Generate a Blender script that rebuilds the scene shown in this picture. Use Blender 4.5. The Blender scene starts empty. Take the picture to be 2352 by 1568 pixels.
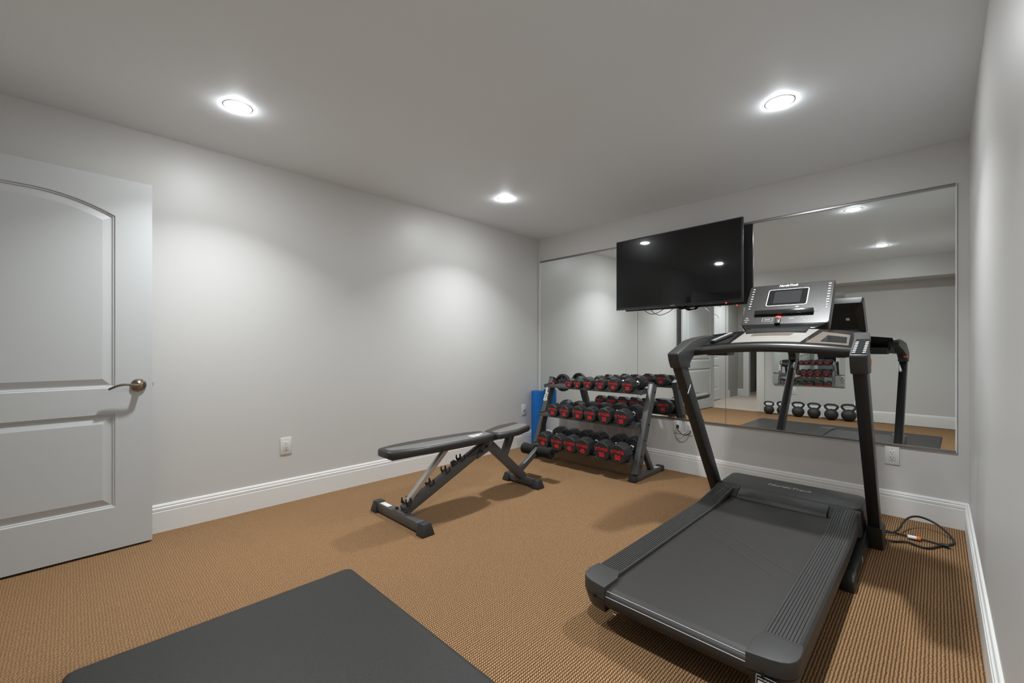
import bpy, bmesh, math, random
from mathutils import Matrix, Vector, Euler
from mathutils.geometry import tessellate_polygon

S = bpy.context.scene
COL = S.collection
PI = math.pi
R = math.radians
random.seed(7)

# ------------------------------------------------------------------ materials
def srgb(h):
    h = h.lstrip('#')
    c = [int(h[i:i + 2], 16) / 255 for i in (0, 2, 4)]
    return tuple(v / 12.92 if v <= .04045 else ((v + .055) / 1.055) ** 2.4 for v in c)

def mat(name, col, rough=.5, metal=0., spec=.5, emit=None, estr=0., coat=0., grain=0., gscale=300., bump=0., bscale=200., bdist=.001):
    m = bpy.data.materials.new(name); m.use_nodes = True
    nt = m.node_tree; b = nt.nodes['Principled BSDF']
    c = srgb(col) if isinstance(col, str) else col
    b.inputs['Base Color'].default_value = (*c, 1)
    b.inputs['Roughness'].default_value = rough
    b.inputs['Metallic'].default_value = metal
    b.inputs['Specular IOR Level'].default_value = spec
    b.inputs['Coat Weight'].default_value = coat
    if emit:
        e = srgb(emit) if isinstance(emit, str) else emit
        b.inputs['Emission Color'].default_value = (*e, 1); b.inputs['Emission Strength'].default_value = estr
    if grain or bump:
        tc = nt.nodes.new('ShaderNodeTexCoord')
    if grain:
        n = nt.nodes.new('ShaderNodeTexNoise'); n.inputs['Scale'].default_value = gscale; n.inputs['Detail'].default_value = 3
        r = nt.nodes.new('ShaderNodeValToRGB')
        r.color_ramp.elements[0].position = .3; r.color_ramp.elements[1].position = .7
        r.color_ramp.elements[0].color = (*[v * (1 - grain) for v in c], 1)
        r.color_ramp.elements[1].color = (*[min(1, v * (1 + grain)) for v in c], 1)
        nt.links.new(tc.outputs['Object'], n.inputs['Vector']); nt.links.new(n.outputs['Fac'], r.inputs['Fac'])
        nt.links.new(r.outputs['Color'], b.inputs['Base Color'])
    if bump:
        n = nt.nodes.new('ShaderNodeTexNoise'); n.inputs['Scale'].default_value = bscale; n.inputs['Detail'].default_value = 4
        k = nt.nodes.new('ShaderNodeBump'); k.inputs['Strength'].default_value = bump; k.inputs['Distance'].default_value = bdist
        nt.links.new(tc.outputs['Object'], n.inputs['Vector']); nt.links.new(n.outputs['Fac'], k.inputs['Height'])
        nt.links.new(k.outputs['Normal'], b.inputs['Normal'])
    return m

def carpet(name, light, mid, dark, rib=.0106, loop=.0105):
    """Looped-pile carpet: rows of yarn loops along Y, each row slanted."""
    m = bpy.data.materials.new(name); m.use_nodes = True
    nt = m.node_tree; b = nt.nodes['Principled BSDF']; N = nt.nodes.new; L = nt.links.new
    b.inputs['Roughness'].default_value = .95; b.inputs['Specular IOR Level'].default_value = .1
    tc = N('ShaderNodeTexCoord'); sx = N('ShaderNodeSeparateXYZ')
    wn = N('ShaderNodeTexNoise'); wn.inputs['Scale'].default_value = 60; wn.inputs['Detail'].default_value = 2
    L(tc.outputs['Object'], wn.inputs['Vector'])
    wo = N('ShaderNodeVectorMath'); wo.operation = 'MULTIPLY_ADD'
    L(wn.outputs['Color'], wo.inputs[0]); wo.inputs[1].default_value = (.006, .008, 0); L(tc.outputs['Object'], wo.inputs[2])
    L(wo.outputs['Vector'], sx.inputs[0])
    def math_(op, a, bb=None):
        n = N('ShaderNodeMath'); n.operation = op
        for i, v in enumerate((a, bb)):
            if v is None: continue
            if hasattr(v, 'links'): L(v, n.inputs[i])
            else: n.inputs[i].default_value = v
        return n.outputs[0]
    u = math_('MULTIPLY', sx.outputs['X'], 2 * PI / rib)
    rowid = math_('FLOOR', math_('MULTIPLY', sx.outputs['X'], 1 / rib))
    frac = math_('FRACT', math_('MULTIPLY', sx.outputs['X'], 1 / rib))
    v = math_('MULTIPLY', sx.outputs['Y'], 2 * PI / loop)
    rh = math_('FRACT', math_('MULTIPLY', math_('SINE', math_('MULTIPLY', rowid, 12.9898)), 437.585))
    v = math_('ADD', v, math_('MULTIPLY', rh, 1.6))
    v = math_('ADD', v, math_('MULTIPLY', frac, 5.2))
    row = math_('MULTIPLY', math_('SUBTRACT', 1., math_('COSINE', u)), .5)
    lp = math_('ADD', math_('MULTIPLY', math_('SINE', v), .5), .5)
    h = math_('MULTIPLY', math_('ADD', math_('MULTIPLY', math_('POWER', row, .75), .72), .28), math_('ADD', math_('MULTIPLY', math_('POWER', lp, .75), .58), .42))
    fn = N('ShaderNodeTexNoise'); fn.inputs['Scale'].default_value = 420; fn.inputs['Detail'].default_value = 2
    L(tc.outputs['Object'], fn.inputs['Vector'])
    h2 = math_('ADD', h, math_('MULTIPLY', math_('SUBTRACT', fn.outputs['Fac'], .5), .7))
    ramp = N('ShaderNodeValToRGB'); e = ramp.color_ramp.elements
    e[0].position = .1; e[0].color = (*srgb(dark), 1); e[1].position = .85; e[1].color = (*srgb(light), 1)
    k = e.new(.45); k.color = (*srgb(mid), 1)
    L(h2, ramp.inputs['Fac']); L(ramp.outputs['Color'], b.inputs['Base Color'])
    bp = N('ShaderNodeBump'); bp.inputs['Strength'].default_value = .7; bp.inputs['Distance'].default_value = .003
    L(h, bp.inputs['Height']); L(bp.outputs['Normal'], b.inputs['Normal'])
    return m

M = {}
M['wall'] = mat('wall_paint', (.57, .56, .545), .42, spec=.45, bump=.15, bscale=160, bdist=.0006)
M['ceil'] = mat('ceiling_paint', (.83, .87, .90), .6, spec=.3, bump=.12, bscale=140, bdist=.0006)
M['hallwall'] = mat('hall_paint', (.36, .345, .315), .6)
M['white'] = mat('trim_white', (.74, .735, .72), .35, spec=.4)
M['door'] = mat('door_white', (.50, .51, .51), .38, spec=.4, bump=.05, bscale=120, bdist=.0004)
M['carpet'] = carpet('loop_carpet', '#b08c68', '#76593d', '#281a0d')
M['hallcarpet'] = mat('hall_carpet', (.5, .42, .35), .95, grain=.12, gscale=150)
M['mirror'] = mat('mirror_silver', (.86, .885, .87), .0, metal=1.)
M['alu'] = mat('channel_aluminium', (.36, .35, .34), .3, metal=1.)
M['chrome'] = mat('chrome', (.75, .75, .76), .12, metal=1.)
M['steel'] = mat('brushed_steel', (.62, .61, .59), .38, metal=.85)
M['nickel'] = mat('bronze_nickel', (.3, .25, .2), .25, metal=1.)
M['gun'] = mat('gunmetal_paint', (.085, .084, .082), .38, spec=.55, metal=.25)
M['rub'] = mat('rubber_black', (.018, .018, .018), .5, spec=.45)
M['head'] = mat('dumbbell_urethane', (.022, .022, .023), .42, spec=.5)
M['cap'] = mat('cap_black', (.02, .02, .02), .5)
M['foam'] = mat('foam_black', (.015, .015, .015), .8, spec=.2)
M['thread'] = mat('thread', (.10, .10, .085), .6)
M['red'] = mat('print_red', (.75, .012, .02), .5)
M['wht'] = mat('print_white', (.8, .8, .79), .5)
M['grey'] = mat('print_grey', (.45, .44, .43), .5)
M['blue'] = mat('foam_blue', (.01, .11, .36), .75, spec=.2, grain=.15, gscale=250)
M['vinyl'] = mat('pad_vinyl_black', (.028, .026, .025), .42, spec=.45, bump=.1, bscale=500, bdist=.0004)
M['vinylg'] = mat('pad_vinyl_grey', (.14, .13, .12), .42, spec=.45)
M['mat'] = mat('mat_vinyl', (.021, .020, .0185), .5, spec=.4, grain=.35, gscale=260, bump=.5, bscale=420, bdist=.0012)
M['plast'] = mat('treadmill_plastic', (.035, .034, .032), .5, spec=.5, bump=.12, bscale=700, bdist=.0003)
M['plastd'] = mat('treadmill_plastic_dark', (.02, .02, .02), .4, spec=.5)
M['tube'] = mat('treadmill_paint', (.017, .017, .016), .35, spec=.45)
M['belt'] = mat('belt_rubber', (.023, .020, .0175), .5, spec=.5, bump=.25, bscale=900, bdist=.0004)
M['cons'] = mat('console_black', (.032, .030, .028), .36, spec=.6, metal=.15, bump=.2, bscale=350, bdist=.0004)
M['gloss'] = mat('gloss_black', (.012, .012, .012), .12, spec=.5)
M['bronze'] = mat('tray_gunmetal', (.26, .215, .18), .3, metal=.6)
M['silver'] = mat('tray_silver', (.44, .41, .38), .3, metal=.5)
M['screen'] = mat('tv_glass', (.004, .004, .0045), .26, spec=.08, coat=.7)
M['screen'].node_tree.nodes['Principled BSDF'].inputs['Coat Roughness'].default_value = .03
M['bez'] = mat('tv_bezel', (.025, .025, .027), .3, spec=.5)
M['lcd'] = mat('lcd_grey', (.03, .032, .033), .15)
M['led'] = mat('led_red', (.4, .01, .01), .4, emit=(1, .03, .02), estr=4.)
M['plate'] = mat('plate_white', (.66, .65, .63), .35)
M['slot'] = mat('slot_dark', (.012, .012, .012), .85, spec=.15)
M['lens'] = mat('lamp_lens', (.9, .9, .9), .5, emit=(.94, .98, 1), estr=330.)
M['iron'] = mat('cast_iron_black', (.022, .022, .022), .55, spec=.5, bump=.3, bscale=300, bdist=.0006)
M['orange'] = mat('orange_plastic', (.75, .17, .03), .5)
M['cord'] = mat('cord_black', (.012, .012, .012), .5)
M['linen'] = mat('bed_linen', (.55, .6, .68), .8)
M['dark'] = mat('dark_fabric', (.06, .065, .075), .8)
M['label'] = mat('label_light', (.6, .57, .53), .5)

# ------------------------------------------------------------------ mesh builder
class MB:
    def __init__(s, T=None):
        s.v = []; s.f = []; s.T = T
    def add(s, vs, fs, T=None):
        o = len(s.v)
        for p in vs:
            p = Vector(p)
            if T is not None: p = T @ p
            if s.T is not None: p = s.T @ p
            s.v.append(p)
        s.f += [[i + o for i in f] for f in fs]
        return s
    def box(s, x0, x1, y0, y1, z0, z1, T=None):
        v = [(x, y, z) for z in (z0, z1) for y in (y0, y1) for x in (x0, x1)]
        return s.add(v, [(0, 2, 3, 1), (4, 5, 7, 6), (0, 1, 5, 4), (2, 6, 7, 3), (0, 4, 6, 2), (1, 3, 7, 5)], T)
    def prism(s, poly, axis, a, b, T=None, scale_b=1., shift_b=(0, 0)):
        """poly 2-D closed outline extruded along axis (0: poly is YZ, 1: XZ, 2: XY) from a to b."""
        n = len(poly)
        cx = sum(p[0] for p in poly) / n; cy = sum(p[1] for p in poly) / n
        def P(p, w):
            return ((w, p[0], p[1]), (p[0], w, p[1]), (p[0], p[1], w))[axis]
        pb = [((p[0] - cx) * scale_b + cx + shift_b[0], (p[1] - cy) * scale_b + cy + shift_b[1]) for p in poly]
        vs = [P(p, a) for p in poly] + [P(p, b) for p in pb]
        tri = tessellate_polygon([[Vector((p[0], p[1], 0)) for p in poly]])
        convex = True
        fs = [(i, (i + 1) % n, n + (i + 1) % n, n + i) for i in range(n)]
        sg = 0
        for i in range(n):
            a1 = Vector(poly[(i + 1) % n]) - Vector(poly[i]); a2 = Vector(poly[(i + 2) % n]) - Vector(poly[(i + 1) % n])
            c = a1.x * a2.y - a1.y * a2.x
            if abs(c) > 1e-12:
                if sg and c * sg < 0: convex = False
                sg = c
        if convex:
            fs += [tuple(range(n))[::-1], tuple(range(n, 2 * n))]
        else:
            fs += [tuple(t)[::-1] for t in tri] + [tuple(i + n for i in t) for t in tri]
        return s.add(vs, fs, T)
    def loft(s, rings, cap=True, closed=True, T=None):
        n = len(rings[0]); vs = [p for r in rings for p in r]; fs = []
        for k in range(len(rings) - 1):
            for i in range(n if closed else n - 1):
                j = (i + 1) % n
                fs.append((k * n + i, k * n + j, (k + 1) * n + j, (k + 1) * n + i))
        if cap and closed:
            fs += [tuple(range(n))[::-1], tuple((len(rings) - 1) * n + i for i in range(n))]
        return s.add(vs, fs, T)
    def lathe(s, prof, n=32, T=None, cap=True):
        """prof: (r, z) pairs around local Z."""
        return s.loft([[(r * math.cos(2 * PI * i / n), r * math.sin(2 * PI * i / n), z) for i in range(n)] for r, z in prof], cap, True, T)
    def cyl(s, p0, p1, r, n=20, r2=None):
        p0 = Vector(p0); p1 = Vector(p1); d = p1 - p0
        T = Matrix.Translation(p0) @ d.to_track_quat('Z', 'Y').to_matrix().to_4x4()
        return s.lathe([(r, 0), (r if r2 is None else r2, d.length)], n, T)
    def tube(s, pts, r, n=12, smooth=0, rx=None):
        P = [Vector(p) for p in pts]
        for _ in range(smooth):
            q = [P[0]]
            for a, b in zip(P, P[1:]):
                q += [a * .75 + b * .25, a * .25 + b * .75]
            q.append(P[-1]); P = q
        rings = []; up = None
        for i, p in enumerate(P):
            t = (P[min(i + 1, len(P) - 1)] - P[max(i - 1, 0)]).normalized()
            if up is None: up = Vector((0, 0, 1)) if abs(t.z) < .9 else Vector((0, 1, 0))
            sd = t.cross(up).normalized(); up = sd.cross(t).normalized()
            rings.append([p + sd * ((rx or r) * math.cos(2 * PI * k / n)) + up * (r * math.sin(2 * PI * k / n)) for k in range(n)])
        return s.loft(rings)
    def bar(s, p0, p1, w, h, T=None, up=(0, 0, 1)):
        """rectangular tube: w sideways, h along up."""
        p0 = Vector(p0); p1 = Vector(p1); t = (p1 - p0).normalized()
        sd = t.cross(Vector(up)).normalized(); u = sd.cross(t).normalized()
        rings = [[p + sd * a * w / 2 + u * b * h / 2 for a, b in ((-1, -1), (1, -1), (1, 1), (-1, 1))] for p in (p0, p1)]
        return s.loft(rings, T=T)
    def text(s, txt, size, T, shear=0., bold=0., width=None, depth=.0004):
        c = bpy.data.curves.new('t', 'FONT'); c.body = txt; c.size = size; c.shear = shear; c.offset = bold
        c.align_x = 'CENTER'; c.align_y = 'CENTER'; c.extrude = depth; c.resolution_u = 3
        o = bpy.data.objects.new('t', c); COL.objects.link(o)
        me = o.to_mesh()
        vs = [v.co.copy() for v in me.vertices]; fs = [tuple(p.vertices) for p in me.polygons]
        o.to_mesh_clear(); bpy.data.objects.remove(o); bpy.data.curves.remove(c)
        if width:
            w = max(v.x for v in vs) - min(v.x for v in vs)
            vs = [Vector((v.x * width / w, v.y, v.z)) for v in vs]
        return s.add(vs, fs, T)

def link(o):
    COL.objects.link(o); return o

def wloc(o):
    p = Vector((0, 0, 0))
    while o is not None:
        p = p + o.location; o = o.parent
    return p

def build(name, mb, m, parent=None, local=False, bevel=0., seg=2, ang=35, ba=30, weld=True):
    """mb becomes ONE mesh object; world coordinates are made relative to the (unrotated) parent unless local."""
    off = Vector((0, 0, 0))
    if parent is not None and not local: off = wloc(parent)
    me = bpy.data.meshes.new(name)
    me.from_pydata([tuple(v - off) for v in mb.v], [], mb.f)
    bm = bmesh.new(); bm.from_mesh(me)
    if weld: bmesh.ops.remove_doubles(bm, verts=bm.verts, dist=1e-6)
    bmesh.ops.recalc_face_normals(bm, faces=bm.faces)
    if bevel:
        es = [e for e in bm.edges if len(e.link_faces) == 2 and e.calc_face_angle(0) > R(ba)]
        bmesh.ops.bevel(bm, geom=es, offset=bevel, segments=seg, profile=.5, affect='EDGES', clamp_overlap=True)
    for f in bm.faces: f.smooth = True
    bm.to_mesh(me); bm.free()
    me.set_sharp_from_angle(angle=R(ang))
    me.materials.append(m)
    o = link(bpy.data.objects.new(name, me))
    if parent is not None: o.parent = parent
    return o

def tag(o, label, cat=None, group=None, kind=None):
    if label: o['label'] = label
    if cat: o['category'] = cat
    if group: o['group'] = group
    if kind: o['kind'] = kind
    return o

def thing(name, label, cat, loc=(0, 0, 0), group=None, rot=(0, 0, 0)):
    o = link(bpy.data.objects.new(name, None)); o.location = loc; o.rotation_euler = rot
    o.empty_display_size = .1
    return tag(o, label, cat, group)

def dup(root, loc, label, group=None, rot=None):
    r = root.copy(); link(r); r.location = loc
    if rot: r.rotation_euler = rot
    tag(r, label, None, group)
    def rec(src, dst):
        for ch in [c for c in src.children]:
            k = ch.copy(); link(k); k.parent = dst
            rec(ch, k)
    rec(root, r)
    return r

def struct(name, mb, m, label, cat, **k):
    return tag(build(name, mb, m, **k), label, cat, None, 'structure')

# ------------------------------------------------------------------ room dimensions (metres, camera above the origin)
XL, XR, YM, ZC, YB, H = -3.42, .136, 3.903, 2.433, -.95, 1.13
TH = -.0125                                    # the mirrored wall is a hair out of square
WP = Vector((-.7, YM, 0))
WT = Matrix.Translation(WP) @ Matrix.Rotation(TH, 4, 'Z')     # wall frame: x along, y = -(distance into the room), z up
def W(u, off, z): return WT @ Vector((u, -off, z))
def wy(x): return YM + math.tan(TH) * (x + .7)

# floor / ceiling
fl = MB().add([(XL - .1, -.88, 0), (XR + .1, -.88, 0), (XR + .1, 4.1, 0), (XL - .1, 4.1, 0)], [(0, 1, 2, 3)])
struct('floor', fl, M['carpet'], 'brown looped carpet floor of the exercise room', 'floor')
fh = MB().box(-3.8, -1.5, -7.0, -.88, -.03, -.001)
struct('floor_hall', fh, M['hallcarpet'], 'pale beige carpet in the hall beyond the doorway', 'floor')
ce = MB().box(XL - .1, XR + .1, YB - .1, 4.1, ZC, ZC + .1)
struct('ceiling', ce, M['ceil'], 'smooth light grey ceiling with recessed lights', 'ceiling')
# walls
struct('wall_left', MB().box(XL - .1, XL, YB - .12, 4.1, 0, ZC), M['wall'], 'long grey wall behind the bench and open door', 'wall')
struct('wall_right', MB().box(XR, XR + .1, YB - .12, 4.1, 0, ZC), M['wall'], 'grey wall right beside the camera and treadmill', 'wall')
mw = MB(WT); mw.box(-2.9, 1.0, 0, .1, 0, ZC)
struct('wall_front', mw, M['wall'], 'grey wall that carries the mirrors and television', 'wall')
# back wall with doorway
DX0, DX1, DZ = -3.33, -2.47, 2.07
bw = MB().box(XL - .1, DX0, YB - .12, YB, 0, ZC).box(DX1, XR + .1, YB - .12, YB, 0, ZC).box(DX0, DX1, YB - .12, YB, DZ, ZC)
struct('wall_back', bw, M['wall'], 'grey wall with the doorway, seen in the mirror', 'wall')
sf = MB().box(XL + .001, XR - .001, YB, -.50, 2.14, ZC)
struct('wall_soffit', sf, M['wall'], 'boxed grey soffit along the ceiling, seen in the mirror', 'wall')

# baseboards: moulded profile, offset from wall / height
BP = [(0, 0), (.0186, 0), (.0186, .124), (.0135, .127), (.0165, .132), (.0165, .145), (.0105, .149), (.0105, .152), (.012, .156), (.008, .166), (.004, .168), (0, .168)]
def base(name, p0, p1, nrm, label):
    p0 = Vector(p0); p1 = Vector(p1); nrm = Vector(nrm)
    b = MB(); rings = [[p + nrm * o + Vector((0, 0, z)) for o, z in BP] for p in (p0, p1)]
    b.loft(rings)
    struct(name, b, M['white'], label, 'baseboard', ang=20)
base('baseboard_left', (XL, YB, 0), (XL, wy(XL), 0), (1, 0, 0), 'white moulded baseboard along the long grey wall')
base('baseboard_right', (XR, YB, 0), (XR, wy(XR), 0), (-1, 0, 0), 'white moulded baseboard along the wall beside the camera')
base('baseboard_front', W(-2.75, 0, 0), W(.85, 0, 0), (math.sin(TH), -math.cos(TH), 0), 'white moulded baseboard under the mirrors')
base('baseboard_back', (DX1 + .12, YB, 0), (XR, YB, 0), (0, 1, 0), 'white moulded baseboard behind the kettlebells')
# door casing (trim)
cs = MB().box(DX1 - .012, DX1 + .118, YB, YB + .02, 0, DZ + .06).box(XL + .001, DX0 + .012, YB, YB + .02, 0, DZ + .06).box(DX0, DX1, YB, YB + .02, DZ - .012, DZ + .06)
cs.box(DX1 + .085, DX1 + .112, YB + .02, YB + .028, 0, DZ + .05)
struct('trim_1', cs, M['white'], 'white casing around the doorway', 'trim', bevel=.004)
jb = MB().box(DX1 - .012, DX1 + .003, YB - .12, YB + .001, 0, DZ).box(DX0 - .003, DX0 + .012, YB - .12, YB + .001, 0, DZ).box(DX0, DX1, YB - .12, YB + .001, DZ - .012, DZ + .003)
struct('trim_2', jb, M['white'], 'white jamb lining the doorway', 'trim')

# ------------------------------------------------------------------ the hall behind the doorway (seen in the mirror)
HX, HY = -3.66, -3.52
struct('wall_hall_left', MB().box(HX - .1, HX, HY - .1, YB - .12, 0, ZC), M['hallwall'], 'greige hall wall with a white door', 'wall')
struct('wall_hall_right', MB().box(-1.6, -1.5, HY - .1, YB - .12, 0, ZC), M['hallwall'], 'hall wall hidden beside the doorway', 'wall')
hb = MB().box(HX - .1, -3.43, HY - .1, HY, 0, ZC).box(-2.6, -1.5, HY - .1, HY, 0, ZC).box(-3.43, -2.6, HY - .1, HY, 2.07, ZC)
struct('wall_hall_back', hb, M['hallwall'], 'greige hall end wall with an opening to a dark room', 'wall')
struct('ceiling_hall', MB().box(HX - .1, -1.5, -7.0, YB - .12, ZC, ZC + .1), M['ceil'], 'hall ceiling', 'ceiling')
base('baseboard_hall', (HX, HY, 0), (-3.53, HY, 0), (0, 1, 0), 'white baseboard at the end of the hall')
struct('trim_3', MB().box(-3.535, -3.45, HY, HY + .02, 0, 2.13).box(-3.45, -3.415, HY - .1, HY + .01, 0, 2.09).box(-2.60, -2.52, HY, HY + .02, 0, 2.13), M['white'], 'white casing at the end of the hall', 'trim')
struct('trim_4', MB().box(HX, HX + .02, -2.83, -2.39, 0, 2.13).box(HX, HX + .035, -2.90, -2.83, 0, .17), M['white'], 'white casing beside the hall door', 'trim')
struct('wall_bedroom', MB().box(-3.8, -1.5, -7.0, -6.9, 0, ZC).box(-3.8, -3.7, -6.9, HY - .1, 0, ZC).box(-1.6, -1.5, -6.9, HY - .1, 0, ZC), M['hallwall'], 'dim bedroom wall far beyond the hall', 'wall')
bd = thing('bed', 'pale bed in the dim room at the end of the hall', 'bed', (-2.9, -5.6, 0))
build('bed_base', MB().box(-3.65, -2.2, -6.4, -4.9, .08, .30), M['dark'], bd)
build('mattress', MB().box(-3.63, -2.22, -6.38, -4.88, .30, .52), M['linen'], bd, bevel=.04)
build('headboard', MB().box(-3.65, -2.2, -6.46, -6.40, .0, 1.0), M['dark'], bd, bevel=.02)
for x in (-3.6, -2.25):
    build('leg', MB().box(x - .03, x + .03, -5.0, -4.94, 0, .08), M['dark'], bd)

# ------------------------------------------------------------------ doors
def panel_outline(x0, x1, z0, z1, arch, d=0., n=20):
    """closed outline inset by d; arch = rise of the crown over the curved shoulders (0: square top)."""
    P = [(x0 + d, z0 + d), (x1 - d, z0 + d)]
    if not arch: return P + [(x1 - d, z1 - d), (x0 + d, z1 - d)]
    sh = min(.33, (x1 - x0) / 2 - .07)
    def curve(q):
        k = 1 - min(q, sh) / sh
        return z1 + arch * (1 - k * k) - d * math.sqrt(1 + (2 * arch * k / sh) ** 2)
    qs = [d + (sh - d) * i / n for i in range(n + 1)]
    return P + [(x1 - q, curve(q)) for q in qs] + [(x0 + q, curve(q)) for q in qs[::-1]]
def offset_poly(P, d):
    n = len(P); out = []
    for i in range(n):
        p = Vector(P[i]); a = (p - Vector(P[i - 1])).normalized(); b = (Vector(P[(i + 1) % n]) - p).normalized()
        na = Vector((-a.y, a.x)); nb = Vector((-b.y, b.x)); k = (na + nb); k = k / max(.2, k.dot(na))
        out.append(tuple(p + k * d))
    return out
def door_leaf(w, h, t, panels):
    """leaf in local coords: x 0..w from hinge, z 0..h, front face at y=0 facing -y, back at y=+t; both faces moulded."""
    b = MB()
    outer = [(0, 0), (w, 0), (w, h), (0, h)]
    for side in (0, 1):
        sgn = 1 if side == 0 else -1; y0 = 0 if side == 0 else t
        polys = [outer] + [panel_outline(*q) for q in panels]
        flat = [p for q in polys for p in q]
        tri = tessellate_polygon([[Vector((p[0], p[1], 0)) for p in q] for q in polys])
        b.add([(p[0], y0, p[1]) for p in flat], [tuple(tr) for tr in tri])
        for q in panels:
            rings = []
            for d, dep in ((0, 0), (.003, .006), (.010, .007), (.013, .012), (.019, .012), (.052, .002)):
                rings.append([(p[0], y0 + sgn * dep, p[1]) for p in panel_outline(*q, d=d)])
            b.loft(rings, cap=False)
            last = rings[-1]
            tri = tessellate_polygon([[Vector((p[0], p[2], 0)) for p in last]])
            b.add(last, [tuple(tr) for tr in tri])
    b.add([(0, 0, 0), (w, 0, 0), (w, 0, h), (0, 0, h), (0, t, 0), (w, t, 0), (w, t, h), (0, t, h)], [(0, 1, 5, 4), (1, 2, 6, 5), (2, 3, 7, 6), (3, 0, 4, 7)])
    return b
DA = Vector((-3.275, .334, 0)); DH = Vector((-3.224, -.905, 0))
dv = (DA - DH); DW = dv.length; dang = math.atan2(dv.y, dv.x)
pan = [(.155, DW - .16, .895, 1.852, .086), (.155, DW - .16, .232, .752, 0)]
leaf = door_leaf(DW, 2.066, .035, pan)
# local x along leaf, local -y must face +X of the room (right of travel direction)
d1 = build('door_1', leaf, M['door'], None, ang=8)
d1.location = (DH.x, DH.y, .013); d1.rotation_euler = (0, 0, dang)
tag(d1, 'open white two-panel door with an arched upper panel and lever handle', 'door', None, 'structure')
hx = DW - .062; hz = .905
ros = MB(); Th = Matrix.Translation((hx, 0, hz)) @ Matrix.Rotation(PI / 2, 4, 'X')
ros.lathe([(.036, 0), (.036, .006), (.033, .012), (.022, .016), (.015, .022), (.0135, .048), (.011, .052), (.0, .053)], 32, Th)
h1 = build('door_handle', ros, M['nickel'], d1, local=True)
lv = MB().tube([(hx, -.050, hz), (hx - .02, -.056, hz + .001), (hx - .05, -.058, hz + .010), (hx - .085, -.056, hz + .008), (hx - .115, -.052, hz - .006), (hx - .13, -.05, hz - .014)], .0065, 10, 2, rx=.0075)
build('lever', lv, M['nickel'], h1, local=True)
build('latch', MB().box(DW, DW + .009, .012, .022, hz - .01, hz + .01), M['steel'], d1, local=True)
for z in (.25, 1.05, 1.85):
    build('hinge', MB().cyl((0.0, .036, z - .045), (0.0, .036, z + .045), .007, 10), M['nickel'], d1, local=True)
leaf2 = door_leaf(.76, 2.05, .02, [(.12, .64, .90, 1.80, .07), (.12, .64, .23, .75, 0)])
d2 = build('door_2', leaf2, M['white'], None, ang=8)
d2.location = (HX + .028, -2.37, .015); d2.rotation_euler = (0, 0, PI / 2)
tag(d2, 'closed white door in the hall, seen in the mirror past the open door', 'door', None, 'structure')

# ------------------------------------------------------------------ recessed lights
lamps = [((-2.70, .633), 'recessed ceiling light above the open white door'),
         ((-.599, 2.635), 'recessed ceiling light nearest the treadmill and television'),
         ((-2.70, 2.66), 'recessed ceiling light above the weight bench and rack'),
         ((-.59, .60), 'recessed ceiling light outside the frame, seen lowest in the mirror')]
rl = thing('recessed_light', lamps[0][1], 'ceiling light', (*lamps[0][0], ZC), 'recessed ceiling lights')
build('trim_ring', MB().lathe([(.066, 0), (.0655, -.0012), (.054, -.0016), (.051, .0)], 48), M['white'], rl, local=True)
build('lens', MB().lathe([(.0, -.011), (.014, -.0108), (.027, -.0098), (.039, -.0077), (.048, -.0048), (.052, 0)], 48, cap=False), M['lens'], rl, local=True)
for p, lb in lamps[1:]:
    dup(rl, (*p, ZC), lb)
def downlight(x, y, z, watts, spread=114, size=.098, col=(.93, .98, 1)):
    l = bpy.data.lights.new('downlight', 'AREA'); l.shape = 'DISK'; l.size = size; l.energy = watts; l.spread = R(spread); l.color = col
    o = link(bpy.data.objects.new('downlight', l)); o.location = (x, y, z - .0125); return o
PW = 12.5
for p, _ in lamps: downlight(*p, ZC, PW)
hl = dup(rl, (-2.9, -2.3, ZC), 'recessed ceiling light in the hall', 'recessed ceiling lights')
downlight(-2.9, -2.3, ZC, 9, 150)
# ------------------------------------------------------------------ mirrors on the front wall
panes = [(-2.687, -1.4105, 'left mirror pane beside the blue foam roller, behind the dumbbell rack'),
         (-1.4075, -.5885, 'narrow middle mirror pane behind the television and treadmill upright'),
         (-.5855, .777, 'right mirror pane behind the treadmill console')]
PHI = -.0015
for a, b, lb in panes:
    p = MB(WT @ Matrix.Translation((0, -.0065, 1.3)) @ Matrix.Rotation(PHI, 4, 'X') @ Matrix.Translation((0, .0065, -1.3)))
    p.box(a, b, -.0095, -.0035, .487, 2.155)
    tag(build('mirror_pane', p, M['mirror'], ang=10), lb, 'mirror', 'mirror panes on the front wall')
ch = MB(WT)
ch.box(-2.69, .78, -.014, -.0005, 2.143, 2.163)
struct('trim_5', ch, M['alu'], 'aluminium channel along the top of the mirrors', 'trim', bevel=.001)
ch = MB(WT)
ch.box(-2.69, .78, -.013, -.0005, .474, .488)
struct('trim_6', ch, M['alu'], 'aluminium channel along the bottom of the mirrors', 'trim', bevel=.001)
ch = MB(WT)
ch.box(.777, .784, -.012, -.0005, .474, 2.163).box(-2.695, -2.687, -.012, -.0005, .474, 2.163)
struct('trim_7', ch, M['white'], 'pale edge strips at the ends of the mirrors', 'trim')
GA = -.026
bm_ = thing('framed_mirror', 'small mirror on the back wall above the kettlebells', 'mirror', (-1.70, YB, 1.27))
build('glass', MB(Matrix.Translation((-1.70, YB + .022, 0)) @ Matrix.Rotation(GA, 4, 'Z')).box(-.505, .504, -.003, .003, .515, 2.05), M['mirror'], bm_, ang=10)
build('channel', MB().box(-2.205, -1.196, YB, YB + .011, .503, .517), M['alu'], bm_)
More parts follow.
